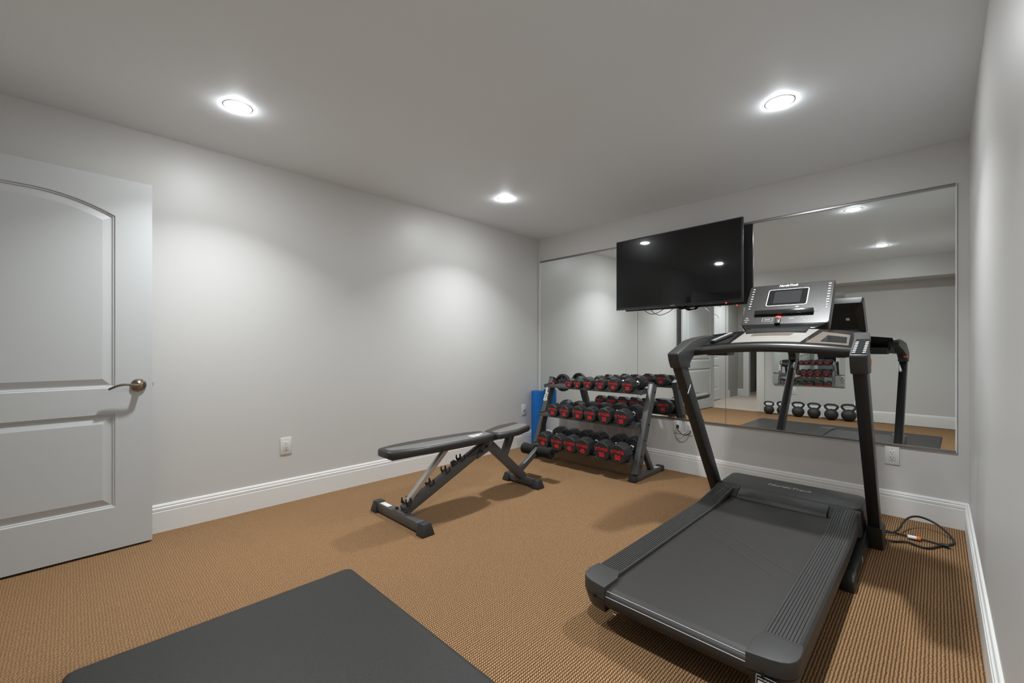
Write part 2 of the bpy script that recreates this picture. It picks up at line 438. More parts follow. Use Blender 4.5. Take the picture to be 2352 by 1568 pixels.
# ------------------------------------------------------------------ outlets
def outlet(kind, T, label, group='wall plates'):
    """plate in local coords: x width, z height, room side = -y."""
    loc = T @ Vector((0, 0, 0)); t = thing('wall_outlet' if kind != 'coax' else 'cable_outlet', label, 'outlet', loc, group, T.to_euler())
    w, h = .076, .124
    build('cover_plate', MB().box(-w / 2, w / 2, -.0065, -.0005, -h / 2, h / 2), M['plate'], t, local=True, bevel=.003)
    if kind == 'duplex':
        r = build('receptacle', MB().box(-.0175, .0175, -.009, -.006, -.034, .034), M['plate'], t, local=True, bevel=.002)
        s = MB()
        for z in (-.017, .017):
            s.box(-.0085, -.006, -.0095, -.0085, z, z + .009).box(.006, .0085, -.0095, -.0085, z + .001, z + .008)
            s.cyl((0, -.0095, z - .008), (0, -.0085, z - .008), .0028, 10)
        build('slots', s, M['slot'], r, local=True)
        for zz in (.046, -.046): build('screw', MB().cyl((0, -.0072, zz), (0, -.006, zz), .003, 10), M['grey'], t, local=True)
    else:
        build('jack', MB().box(-.012, .012, -.010, -.006, -.014, .014), M['slot'] if kind == 'data' else M['plate'], t, local=True, bevel=.0015)
        build('connector', MB().cyl((0, -.014, .0), (0, -.009, .0), .004, 12), M['slot'], t, local=True)
    return t
LW = Matrix.Translation((XL, 0, 0)) @ Matrix.Rotation(PI / 2, 4, 'Z')           # local -y -> +X
def on_left(y, z): return Matrix.Translation((XL, y, z)) @ Matrix.Rotation(PI / 2, 4, 'Z')
def on_front(u, z): return WT @ Matrix.Translation((u, 0, z))
def on_back(x, z): return Matrix.Translation((x, YB, z)) @ Matrix.Rotation(PI, 4, 'Z')
outlet('duplex', on_left(1.108, .412), 'white duplex outlet on the long grey wall between door and bench')
outlet('coax', on_left(3.672, .417), 'small white plate low in the corner beside the blue foam roller')
outlet('duplex', on_front(.478, .405), 'white duplex outlet under the right end of the mirrors')
outlet('data', on_front(-1.008, .410), 'white wall plate with a black cord plugged in under the mirrors')
outlet('duplex', on_front(-.906, .405), 'white outlet half hidden by the left treadmill upright')
outlet('duplex', on_back(-1.904, .405), 'white outlet above the kettlebells under the small mirror')
cd1 = MB().tube([W(-1.006, .012, .415), W(-1.000, .035, .41), W(-.985, .05, .385), W(-.955, .05, .355), W(-.92, .045, .345), W(-.89, .03, .36), W(-.885, .012, .385)], .0042, 10, 2)
tag(build('black_cord', cd1, M['cord']), 'thin black cord sagging between the two wall plates under the mirrors', 'cord')
cd2 = MB().tube([W(-1.012, .012, .385), W(-1.012, .03, .375), W(-.99, .035, .36), W(-.955, .035, .357), W(-.94, .02, .358), W(-.925, .012, .372), W(-.912, .012, .388)], .0022, 8, 2)
tag(build('white_cord', cd2, M['wht']), 'thin white cord looped under the wall plates below the mirrors', 'cord')

# ------------------------------------------------------------------ blue foam roller
fr = MB().lathe([(.018, .002), (.070, .002), (.075, .008), (.075, .625), (.071, .631), (.018, .631), (.016, .615), (.0, .615)], 48, Matrix.Translation((-3.327, 3.815, 0)))
tag(build('foam_roller', fr, M['blue']), 'tall blue foam roller standing on end in the corner', 'foam roller')

# ------------------------------------------------------------------ floor mat
def rrect(x0, x1, y0, y1, r, n=8):
    P = []
    for cx, cy, a in ((x1 - r, y1 - r, 0), (x0 + r, y1 - r, PI / 2), (x0 + r, y0 + r, PI), (x1 - r, y0 + r, 3 * PI / 2)):
        P += [(cx + r * math.cos(a + PI / 2 * i / n), cy + r * math.sin(a + PI / 2 * i / n)) for i in range(n + 1)]
    return P
def ringz(P, z, d=0):
    return [(p[0], p[1], z) for p in (offset_poly(P, d) if d else P)]
mo = rrect(-2.145, -.06, -.02, 1.0, .035)
fm = MB().loft([ringz(mo, .0005), ringz(mo, .006, .0), ringz(mo, .0105, .004), ringz(mo, .0126, .012), ringz(mo, .0132, .026)])
tag(build('exercise_mat', fm, M['mat'], ang=60), 'large black rubber exercise mat lying on the carpet in the foreground', 'mat')

# ------------------------------------------------------------------ dumbbell rack
RX0, RX1 = -2.985, -1.835
rk = thing('dumbbell_rack', 'three-tier grey steel dumbbell rack below the mirror in the corner', 'dumbbell rack', (-2.41, 3.55, 0))
def upY(z): return 3.345 + (z - .05) * .405
for i, x in enumerate((RX0, RX1)):
    build('foot_rail', MB().box(x - .03, x + .03, 3.34, 3.80, .004, .046), M['gun'], rk, bevel=.003)
    for y0, y1 in ((3.30, 3.352), (3.79, 3.84)):
        build('end_cap', MB().prism([(y0, 0), (y1, 0), (y1 - .004, .05), (y0 + .004, .05)], 0, x - .034, x + .034), M['cap'], rk, bevel=.005)
    build('upright', MB().bar((x, upY(.046) + .03, .046), (x, upY(.80) + .03, .80), .05, .075, up=(0, 1, 0)), M['gun'], rk, bevel=.003)
    build('top_cap', MB().bar((x, upY(.795) + .03, .795), (x, upY(.808) + .03, .808), .053, .078, up=(0, 1, 0)), M['cap'], rk, bevel=.002)
    build('brace', MB().bar((x, upY(.27) + .055, .27), (x, 3.64, .046), .04, .045, up=(0, 1, 0)), M['gun'], rk, bevel=.003)
    sg = 1 if i else -1
    for z, dy in ((.20, .0), (.12, .035), (.33, .0), (.46, .05), (.735, .05)):
        xx = x + sg * .025
        build('bolt', MB().cyl((xx, upY(z) + .02 + dy * .4, z), (xx + sg * .007, upY(z) + .02 + dy * .4, z), .0085, 6), M['cap'], rk)
    build('base_label', MB().box(x - .02, x + .02, 3.70, 3.77, .046, .0475), M['label'], rk)
# white two-line lettering on the left upright (reads upward)
zc = .640; slope = math.atan(.405)
Tl = Matrix.Translation((RX0 - .004, upY(zc) + .03 - .0375 / math.cos(slope) - .0008, zc)) @ Matrix.Rotation(PI / 2 - slope, 4, 'X') @ Matrix.Rotation(PI / 2, 4, 'Z')
tx = MB().text('FITNESS', .030, Tl @ Matrix.Translation((0, .0125, 0)), .15, .0012, .16).text('GEAR', .030, Tl @ Matrix.Translation((-.03, -.0125, 0)), .15, .0012, .095)
build('brand_lettering', tx, M['wht'], rk)
SH = {'top': (3.495, .732), 'mid': (3.405, .444), 'low': (3.300, .149)}       # front lip Y, tray height at the front
TILT = R(5)
for k, (y, z) in SH.items():
    T = Matrix.Translation((0, y, z)) @ Matrix.Rotation(TILT, 4, 'X')
    tr = MB(T)
    tr.prism([(0, .014), (-.003, .012), (-.003, -.010), (.0, -.012), (.003, -.010), (.003, .0), (.185, .0), (.185, -.010), (.188, -.010), (.188, .014), (.185, .014), (.185, .003), (.003, .003), (.003, .012)], 0, RX0 + .027, RX1 - .027)
    build('shelf_tray', tr, M['gun'], rk)
    for sx in (RX0 + .0265, RX1 - .0295):
        build('tray_bracket', MB(T).prism([(-.004, .016), (-.004, -.012), (.004, -.018), (.19, -.022), (.192, .016), (.0, .018)], 0, sx, sx + .003), M['gun'], rk)

# ------------------------------------------------------------------ dumbbells
GL = {'E': ['11111', '10000', '11110', '10000', '11111'], 'T': ['11111', '00100', '00100', '00100', '00100'], 'H': ['10001', '10001', '11111', '10001', '10001'],
      'O': ['11111', '10001', '10001', '10001', '11111'], 'S': ['11111', '10000', '11111', '00001', '11111']}
def block_text(b, txt, w, h, T, d=.0006):
    n = len(txt); cw = w / (n * 5 + (n - 1) * 1.0)
    for k, c in enumerate(txt):
        for r, row in enumerate(GL[c]):
            for q, ch in enumerate(row):
                if ch == '1':
                    x0 = -w / 2 + (k * 6 + q) * cw; z0 = h / 2 - (r + 1) * h / 5
                    b.add([(x0, 0, z0), (x0 + cw, 0, z0), (x0 + cw, 0, z0 + h / 5), (x0, 0, z0 + h / 5)], [(0, 1, 2, 3)], T)
    return b
def decagon(r, n=10):
    return [(r * math.sin(2 * PI * (i + .5) / n), -r * math.cos(2 * PI * (i + .5) / n)) for i in range(n)]
def dumbbell(lb):
    r = {10: .047, 15: .055, 20: .062, 25: .067, 30: .071, 35: .076, 40: .079, 45: .083, 50: .087}[lb]
    L = {10: .235, 15: .255, 20: .275, 25: .29, 30: .305, 35: .32, 40: .335, 45: .345, 50: .355}[lb]
    hl = L * .315
    t = thing('dumbbell', '', 'dumbbell')
    ap = r * math.cos(PI / 10)
    for s in (-1, 1):
        rings = []
        for y, k in ((0, .90), (.004, .96), (.016, 1.), (hl - .016, 1.), (hl - .003, .95), (hl, .88)):
            yy = -L / 2 + y if s < 0 else L / 2 - y
            rings.append([(p[0], yy, p[1] + ap) for p in decagon(r * k)])
        build('head', MB().loft(rings), M['head'], t, local=True, ang=25)
    hd = MB().lathe([(.017, -L / 2 + hl - .002), (.022, -L / 2 + hl - .002), (.022, -L / 2 + hl + .006), (.0145, -L / 2 + hl + .012), (.0165, -.02), (.0165, .02), (.0145, L / 2 - hl - .012), (.022, L / 2 - hl - .006), (.022, L / 2 - hl + .002), (.017, L / 2 - hl + .002)], 20, Matrix.Translation((0, 0, ap)) @ Matrix.Rotation(PI / 2, 4, 'X'))
    build('handle', hd, M['chrome'], t, local=True)
    for s in (-1, 1):
        T = Matrix.Translation((0, s * (L / 2 + .0006), ap)) @ (Matrix.Identity(4) if s < 0 else Matrix.Rotation(PI, 4, 'Z'))
        build('brand_lettering', block_text(MB(), 'ETHOS', r * 1.42, r * .30, T @ Matrix.Translation((0, 0, r * .22))), M['red'], t, local=True)
        build('weight_number', MB().text(str(lb), r * .62, T @ Matrix.Translation((0, 0, -r * .36)) @ Matrix.Rotation(PI / 2, 4, 'X'), 0, .0022), M['red'], t, local=True)
    return t, L
PROTO = {}
rows = {'top': ('top shelf', 3.46, [(10, -2.610, 'first 10 dumbbell beside the ab wheel'), (10, -2.509, 'second 10 dumbbell next to the 15'), (15, -2.388, 'first 15 dumbbell beside the 10'), (15, -2.252, 'second 15 dumbbell beside the 20'), (20, -2.111, 'first 20 dumbbell beside the 15'), (20, -1.963, 'last 20 dumbbell by the rack upright')]),
        'mid': ('middle shelf', 3.36, [(25, -2.740, 'first 25 dumbbell at the foam roller end'), (25, -2.589, 'second 25 dumbbell beside the 30'), (30, -2.436, 'first 30 dumbbell beside the 25'), (30, -2.295, 'second 30 dumbbell beside the 35'), (35, -2.135, 'first 35 dumbbell beside the 30'), (35, -1.967, 'last 35 dumbbell by the rack upright')]),
        'low': ('bottom shelf', 3.245, [(40, -2.762, 'first 40 dumbbell behind the bench leg rollers'), (40, -2.595, 'second 40 dumbbell beside the 45'), (45, -2.442, 'first 45 dumbbell beside the 40'), (45, -2.293, 'second 45 dumbbell beside the 50'), (50, -2.087, 'first 50 dumbbell beside the 45'), (50, -1.931, 'last 50 dumbbell by the rack upright')])}
for k, (nm, yf, items) in rows.items():
    sy, sz = SH[k]
    for lb, x, txt in items:
        L = None
        if lb not in PROTO:
            t, L = dumbbell(lb); PROTO[lb] = (t, L); new = True
        else:
            t, L = PROTO[lb]; new = False
        yc = yf + L / 2
        z = sz + (yc - sy) * math.tan(TILT) + .0045
        roll = random.uniform(-.09, .09)
        lab = 'black ' + ' '.join(txt.split()) + ' on the ' + nm; grp = 'dumbbells on the ' + nm
        lab = lab.replace('black first', 'first black').replace('black second', 'second black').replace('black last', 'last black')
        rot = (TILT, 0, random.uniform(-.03, .03))
        if new:
            t.location = (x, yc, z); t.rotation_euler = rot; tag(t, lab, None, grp)
        else:
            dup(t, (x, yc, z), lab, grp, rot)

# ------------------------------------------------------------------ ab wheel hanging at the left end of the top shelf
ab = thing('ab_wheel', 'black ab roller wheel with red-ended handle at the left end of the top shelf', 'ab wheel', (-2.925, 3.79, .752))
Ta = Matrix.Translation((-2.925, 3.775, .752)) @ Matrix.Rotation(PI / 2, 4, 'X')
wh = MB().lathe([(.072, -.022), (.088, -.022), (.095, -.014), (.095, .014), (.088, .022), (.072, .022)], 48, Ta, cap=False)
wh.lathe([(.072, .022), (.072, -.022)], 48, Ta, cap=False)
build('tyre', wh, M['rub'], ab)
sp = MB()
for i in range(7):
    a = 2 * PI * i / 7
    sp.box(.016, .076, -.011, .011, -.010, .010, Ta @ Matrix.Rotation(a, 4, 'Z'))
build('spokes', sp, M['gun'], ab)
build('web', MB().lathe([(.0, -.004), (.074, -.004), (.074, .004), (.0, .004)], 32, Ta), M['rub'], ab)
build('hub', MB().lathe([(.022, -.026), (.022, .026)], 20, Ta), M['rub'], ab)
for s in (-1, 1):
    if s < 0:
        build('handle', MB().lathe([(.012, .026), (.015, .04), (.0165, .07), (.0155, .11), (.0165, .165), (.012, .17)], 18, Ta), M['foam'], ab)
        build('end_cap', MB().lathe([(.012, .169), (.013, .173), (.009, .178), (0, .178)], 18, Ta), M['red'], ab)
    else:
        build('handle', MB().lathe([(.012, -.026), (.016, -.04), (.0165, -.085), (.012, -.10)], 18, Ta), M['foam'], ab)

# ------------------------------------------------------------------ weight bench
BX = -2.48
bn = thing('weight_bench', 'grey and black adjustable weight bench with leg rollers on the carpet', 'weight bench', (BX, 2.0, 0))
build('foot_bar', MB().box(BX - .27, BX + .24, 1.475, 1.53, .012, .068), M['gun'], bn, bevel=.003)
def footcap(x, s, y0, y1, h):
    b = MB(); ri = []
    for z, g in ((0, 1.), (.01, 1.), (h, .0)):
        o = .014 * g
        xs = sorted((x, x + s * (.055 + .016 * g)))
        ri.append([(xs[0], y0 - o, z), (xs[1], y0 - o, z), (xs[1], y1 + o, z), (xs[0], y1 + o, z)])
    return b.loft(ri)
build('foot_cap', footcap(BX - .262, -1, 1.473, 1.532, .074), M['cap'], bn, bevel=.004)
build('foot_cap', footcap(BX + .232, 1, 1.473, 1.532, .074), M['cap'], bn, bevel=.004)
build('warning_label', MB().box(BX - .245, BX - .145, 1.485, 1.52, .068, .069), M['label'], bn)
build('rear_foot_bar', MB().box(BX - .13, BX + .15, 2.615, 2.665, .012, .062), M['gun'], bn, bevel=.003)
build('foot_cap', footcap(BX + .142, 1, 2.613, 2.667, .068), M['cap'], bn, bevel=.004)
build('foot_cap', footcap(BX - .122, -1, 2.613, 2.667, .068), M['cap'], bn, bevel=.004)
build('base_plate', MB().box(BX - .075, BX + .075, 1.478, 1.527, .068, .074), M['gun'], bn, bevel=.001)
for dx in (-.055, .055):
    build('bolt', MB().cyl((BX + dx, 1.50, .074), (BX + dx, 1.50, .088), .011, 6), M['cap'], bn)
build('main_beam', MB().bar((BX, 1.515, .072), (BX, 2.265, .405), .05, .066), M['gun'], bn, bevel=.003)
build('rear_beam', MB().bar((BX, 2.225, .425), (BX, 2.655, .05), .055, .065), M['gun'], bn, bevel=.003)
build('gusset_plate', MB().prism([(2.12, .30), (2.16, .385), (2.23, .43), (2.30, .39), (2.26, .35)], 0, BX + .026, BX + .032), M['gun'], bn, bevel=.001)
for y, z in ((2.165, .355), (2.215, .385)):
    build('bolt', MB().cyl((BX + .03, y, z), (BX + .043, y, z), .012, 6), M['cap'], bn)
build('seat_post', MB().bar((BX, 2.425, .265), (BX, 2.505, .425), .045, .055, up=(0, 1, 0)), M['gun'], bn, bevel=.003)
build('seat_rail', MB().bar((BX, 2.26, .425), (BX, 2.60, .446), .05, .03), M['gun'], bn, bevel=.002)
build('pad_rail', MB().bar((BX, 1.42, .432), (BX, 2.22, .425), .05, .030), M['gun'], bn, bevel=.002)
build('support_strut', MB().bar((BX, 1.535, .115), (BX, 1.87, .43), .038, .03), M['steel'], bn, bevel=.002)
build('strut_pin', MB().cyl((BX - .05, 1.535, .115), (BX + .05, 1.535, .115), .009, 12), M['cap'], bn)
dirb = Vector((0, .75, .333)).normalized(); upb = Vector((0, -.333, .75)).normalized()
for q in (.02, .26, .44, .62):
    p = Vector((BX, 1.515, .072)) + dirb * (q * .82 + .03) + upb * .03
    for s in (-1, 1):
        hk = MB()
        o = [(-.022, -.006), (.022, -.006), (.026, .028), (.018, .030), (.010, .010), (-.006, .008), (-.012, .022), (-.006, .040), (-.010, .044), (-.022, .026)]
        xa, xb = (s * .028, s * .022)
        hk.prism([(a, b_) for a, b_ in o], 0, min(xa, xb), max(xa, xb))
        hk.v = [p + Vector((v.x, 0, 0)) + dirb * v.y + upb * v.z for v in hk.v]
        build('adjustment_hook', hk, M['cap'], bn)
p = Vector((BX, 1.515, .072)) + dirb * .47 + upb * .03
build('stop_block', MB().bar(p, p + upb * .032, .035, .035, up=(0, 1, 0)), M['cap'], bn, bevel=.005)
def pad_outline(y0, y1, hw, e0, e1, n=8):
    """rounded pad: half width hw, narrower rounded ends e0 / e1 (half widths at the ends)."""
    P = []
    def corner(cx, cy, r, a0, a1): return [(cx + r * math.cos(a0 + (a1 - a0) * i / n), cy + r * math.sin(a0 + (a1 - a0) * i / n)) for i in range(n + 1)]
    def half(s):
        Q = [(e0 * s, y0 + .012), (s * (e0 + .012), y0 + .03)]
        Q += [(s * hw, y0 + .18), (s * hw, y1 - .16), (s * (e1 + .012), y1 - .03), (s * e1, y1 - .012)]
        return Q
    A = half(1); B = half(-1)
    raw = [(-e0 * .8, y0), (e0 * .8, y0)] + A + [(e1 * .8, y1), (-e1 * .8, y1)] + B[::-1]
    for _ in range(2):
        q = []
        for i in range(len(raw)):
            a = Vector(raw[i]); b = Vector(raw[(i + 1) % len(raw)])
            q += [tuple(a * .75 + b * .25), tuple(a * .25 + b * .75)]
        raw = q
    return raw
def pad(name, P, zfun, th, topm, grey_pts, parent):
    rings = []
    for d, f in ((.02, 0), (.004, .0), (.0, .12), (.0, .72), (.005, .92), (.016, 1.0), (.03, 1.03)):
        rings.append([(BX + p[0], p[1], zfun(p[1]) - th + th * f) for p in offset_poly(P, d)])
    pd = build(name, MB().loft(rings), M['vinyl'], parent, ang=60)
    Q = offset_poly(P, .022)
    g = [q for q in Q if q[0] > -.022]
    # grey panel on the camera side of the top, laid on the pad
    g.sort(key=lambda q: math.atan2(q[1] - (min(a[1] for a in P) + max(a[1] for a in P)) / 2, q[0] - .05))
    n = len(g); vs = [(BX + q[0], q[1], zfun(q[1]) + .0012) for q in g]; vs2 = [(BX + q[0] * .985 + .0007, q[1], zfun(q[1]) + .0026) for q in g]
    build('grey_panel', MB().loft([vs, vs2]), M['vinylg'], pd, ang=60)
    return pd
P1 = pad_outline(1.365, 2.255, .130, .072, .085)
z1 = lambda y: .492 - .010 * (y - 1.335) / .93
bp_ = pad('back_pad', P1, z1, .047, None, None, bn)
P2 = pad_outline(2.285, 2.650, .132, .085, .095)
z2 = lambda y: .474 + .030 * (y - 2.285) / .38
pad('seat_pad', P2, z2, .044, None, None, bn)
Tt = Matrix.Translation((BX + .052, 2.10, z1(2.10) + .0032)) @ Matrix.Rotation(PI / 2, 4, 'Z')
tx = MB().text('FITNESS', .034, Tt @ Matrix.Translation((.0, .016, 0)), .2, .0014, .135).text('GEAR', .034, Tt @ Matrix.Translation((-.03, -.016, 0)), .2, .0014, .085)
build('brand_lettering', tx, M['wht'], bp_)
build('leg_bar', MB().bar((BX, 2.585, .105), (BX, 2.845, .254), .04, .045), M['gun'], bn, bevel=.003)
build('roller_axle', MB().cyl((BX - .168, 2.838, .241), (BX + .165, 2.838, .241), .010, 12), M['chrome'], bn)
for s in (-1, 1):
    prof = [(.014, 0), (.040, .0), (.047, .008), (.047, .04), (.043, .075), (.047, .11), (.047, .137), (.040, .145), (.014, .145)]
    T = Matrix.Translation((BX + s * .020, 2.838, .241)) @ Matrix.Rotation(s * PI / 2, 4, 'Y')
    build('foam_pad', MB().lathe(prof, 28, T), M['foam'], bn)

# ------------------------------------------------------------------ television on a short arm
TVc = Vector((-1.70, 3.803, 1.842)); tva = -.045
TT = Matrix.Translation(TVc) @ Matrix.Rotation(tva, 4, 'Z')
TW, THh = 1.176, .678
tv = thing('television', 'large black flat television mounted in front of the mirrors', 'television', TVc)
b = MB(TT); b.box(-TW / 2, TW / 2, -.018, .012, -THh / 2, THh / 2)
build('bezel', b, M['bez'], tv, bevel=.003)
b = MB(TT); b.box(-TW / 2 + .011, TW / 2 - .011, -.0192, -.0175, -THh / 2 + .020, THh / 2 - .011)
build('screen', b, M['screen'], tv)
b = MB(TT); b.prism([(.010, -.20), (.010, .31), (.03, .30), (.045, .12), (.045, -.18), (.03, -.30), (.010, -.31)], 0, -.45, .45)
build('back_shell', b, M['rub'], tv, bevel=.006)
b = MB(TT); b.box(-.022, .022, -.0200, -.0180, -THh / 2 + .007, -THh / 2 + .012)
build('badge', b, M['grey'], tv)
b = MB(TT); b.cyl((.46, -.012, -THh / 2 - .006), (.46, -.012, -THh / 2 + .001), .0055, 12)
build('standby_light', b, M['led'], tv)
mt = thing('tv_mount', 'black wall mount behind the television', 'tv mount', W(-1.0, .03, 1.85))
build('wall_bracket', MB(WT).box(-1.22, -.78, -.024, -.012, 1.70, 2.0), M['gun'], mt)
build('arm', MB().bar(W(-1.0, .024, 1.85), TT @ Vector((0, .052, 0)), .06, .12), M['gun'], mt)
def tvp(x, y, z): return TT @ Vector((x, y, z))
zb = -THh / 2
tc = MB().tube([tvp(-.33, .02, zb + .05), tvp(-.31, .02, zb - .005), tvp(-.26, .02, zb - .045), tvp(-.215, .02, zb - .058), tvp(-.16, .02, zb - .045), tvp(-.09, .02, zb - .008), tvp(-.07, .02, zb + .05)], .003, 8, 2)
build('cable', tc, M['cord'], tv)
tc = MB()
for k in range(3):
    tc.tube([tvp(.0 + .01 * k, .025 + .006 * k, zb + .05), tvp(.02, .025 + .006 * k, zb - .006), tvp(.06 + .02 * k, .025 + .006 * k, zb - .030 + .006 * k), tvp(.12 + .01 * k, .025 + .006 * k, zb - .012 - .005 * k), tvp(.17, .025 + .006 * k, zb + .04)], .004, 8, 2)
build('cable_bunch', tc, M['cord'], tv)

# ------------------------------------------------------------------ kettlebells along the back wall (seen in the mirror)
def kettlebell(s, nm='kettlebell'):
    """s = total height."""
    t = thing('kettlebell', '', 'kettlebell')
    r = s * .36; zc = r * .93
    prof = [(0, 0), (r * .55, 0), (r * .62, .004)]
    for i in range(1, 16):
        a = -PI / 2 + PI * (i + 1.6) / 17.6
        prof.append((r * math.cos(a), zc + r * .97 * math.sin(a)))
    prof.append((0, zc + r * .97))
    build('bell', MB().lathe(prof, 36), M['iron'], t, local=True, ang=60)
    hr = s * .062; hw = s * .30; zt = s - hr
    pts = [(-r * .40, 0, zc + r * .72), (-hw * 1.02, 0, zc + r * 1.10), (-hw * 1.10, 0, zt - s * .10), (-hw * .70, 0, zt), (0, 0, zt + .002), (hw * .70, 0, zt), (hw * 1.10, 0, zt - s * .10), (hw * 1.02, 0, zc + r * 1.10), (r * .40, 0, zc + r * .72)]
    build('handle', MB().tube(pts, hr, 14, 3), M['iron'], t, local=True, ang=60)
    return t
kb = [(-2.215, -.70, .222, 'smallest black kettlebell at the doorway end of the row'),
      (-2.010, -.70, .235, 'second black kettlebell from the doorway, partly behind the treadmill upright'),
      (-1.782, -.70, .250, 'third black kettlebell from the doorway'),
      (-1.562, -.71, .252, 'fourth black kettlebell from the doorway'),
      (-1.330, -.70, .258, 'fifth black kettlebell from the doorway, with a flat round face'),
      (-1.112, -.73, .272, 'largest black kettlebell at the far end from the doorway')]
for i, (x, y, s, lb) in enumerate(kb):
    k = kettlebell(s); k.location = (x, y, 0); k.rotation_euler = (0, 0, random.uniform(-.15, .15)); tag(k, lb, None, 'kettlebells along the back wall')
# ------------------------------------------------------------------ treadmill
TX = -.7085
tm = thing('treadmill', 'black folding treadmill with console standing in front of the mirrors', 'treadmill', (TX, 2.5, 0))
# base frame on the floor
build('base_crossbar', MB().box(-1.07, -.285, 3.26, 3.32, .02, .075), M['tube'], tm, bevel=.004)
for x in (-.95, -.40):
    build('lift_bracket', MB().box(x - .02, x + .02, 3.16, 3.27, .03, .12), M['tube'], tm, bevel=.003)
    build('rear_foot', MB().box(x - .025, x + .025, 1.80, 1.88, .0, .10), M['plastd'], tm, bevel=.004)
for s in (-1, 1):
    x = -.300 if s > 0 else -1.054
    build('base_rail', MB().box(x - .022, x + .022, 2.56, 3.42, .018, .072), M['tube'], tm, bevel=.004)
    build('rail_foot', MB().prism([(2.52, .0), (2.60, .0), (2.60, .074), (2.545, .074), (2.525, .05)], 0, x - .027, x + .027), M['plastd'], tm, bevel=.006)
    build('rail_sticker', MB().box(x + .022, x + .0228, 2.84, 2.87, .03, .055), M['label'], tm)
    xu = -.2535 if s > 0 else -1.100
    # leaning upright
    def upy(z): return 2.55 + .70 * (1.02 - z)
    build('upright', MB().prism([(upy(.05) - .05, .05), (upy(.05) + .05, .05), (upy(1.06) + .05, 1.06), (upy(1.06) - .05, 1.06)], 0, xu - .027, xu + .027), M['tube'], tm, bevel=.006)
    build('upright_shoe', MB().prism([(3.165, .0), (3.35, .0), (3.285, .13), (3.235, .135), (3.10, .14), (3.14, .06)], 0, xu - .036, xu + .036), M['plastd'], tm, bevel=.008)
    # stripe marker on the inner face
    xi = xu - s * .0275
    build('stripe', MB().prism([(2.594, .858), (2.602, .854), (2.644, .905), (2.636, .910)], 0, min(xi, xi - s * .0006), max(xi, xi - s * .0006)), M['wht'], tm)
    # handrail: bends over the top of the upright and runs forward
    o = [(2.490, 1.012), (2.466, 1.05), (2.452, 1.088), (2.454, 1.100), (2.650, 1.174), (2.750, 1.194), (2.910, 1.212), (2.950, 1.205), (2.960, 1.18), (2.930, 1.155), (2.770, 1.118), (2.655, 1.075), (2.622, 1.040), (2.622, 1.012)]
    hm = MB().prism(o, 0, xu - .0325, xu + .0325)
    for v in hm.v: v.x -= s * .035 * min(1, max(0, (v.y - 2.61) / .3))
    build('handrail', hm, M['plast'], tm, bevel=.0045, seg=2, ba=20)
# pocket with white ribs on the right handrail end
xr = -.2535
pk = MB()
pa, pb = Vector((0, 2.461, 1.1027)), Vector((0, 2.642, 1.1710))
pd_ = (pb - pa).normalized(); pn = Vector((0, -pd_.z, pd_.y))
def PP(x, q, h=0): return Vector((xr + x, 0, 0)) + pa + pd_ * (q * (pb - pa).length) + pn * h
pk.add([PP(-.026, 0), PP(.026, 0), PP(.026, 1), PP(-.026, 1), PP(-.026, 0, .002), PP(.026, 0, .002), PP(.026, 1, .002), PP(-.026, 1, .002)], [(4, 5, 6, 7), (0, 1, 5, 4), (1, 2, 6, 5), (2, 3, 7, 6), (3, 0, 4, 7)])
pkt = build('grip_pocket', pk, M['slot'], tm)
RB = {-1: MB(), 1: MB()}
for k in range(7):
    q = .06 + k * .115
    for s in (-1, 1):
        x0, x1 = (-.024, -.013) if s < 0 else (.013, .024)
        RB[s].add([PP(x0, q, .0022), PP(x1, q + .03, .0022), PP(x1, q + .065, .0028), PP(x0, q + .035, .0028)], [(0, 1, 2, 3)])
for s in (-1, 1): build('white_rib', RB[s], M['wht'], pkt)
build('orange_clip', MB().prism([(2.615, 1.045), (2.65, 1.05), (2.645, 1.078), (2.618, 1.07)], 0, xr + .005, xr + .031), M['orange'], tm, bevel=.003)
# cross tray between the handrails
def tray(s, t, off=0.):
    x = -.677 + s * .384
    y = 2.700 + .265 * t - .03 * (1 - s * s) * (1 - t)
    z = 1.125 + .092 * t + .026 * (1 - s * s) + off
    return (x, y, z)
b = MB(); n, m_ = 24, 8
vs = []; fs = []
for lay in (0, 1):
    for i in range(n + 1):
        for j in range(m_ + 1):
            t = j / m_; vs.append(tray(-1 + 2 * i / n, t, 0 if lay == 0 else -.035 - .012 * math.sin(PI * t)))
K = (n + 1) * (m_ + 1)
for lay in (0, 1):
    for i in range(n):
        for j in range(m_):
            q = [lay * K + i * (m_ + 1) + j, lay * K + (i + 1) * (m_ + 1) + j, lay * K + (i + 1) * (m_ + 1) + j + 1, lay * K + i * (m_ + 1) + j + 1]
            fs.append(q if lay == 0 else q[::-1])
def edge(idx):
    for a, c in zip(idx, idx[1:]): fs.append([a, c, c + K, a + K])
edge([i * (m_ + 1) for i in range(n + 1)]); edge([i * (m_ + 1) + m_ for i in range(n, -1, -1)])
edge([j for j in range(m_, -1, -1)]); edge([n * (m_ + 1) + j for j in range(m_ + 1)])
b.add(vs, fs); build('console_tray', b, M['gloss'], tm, ang=40)
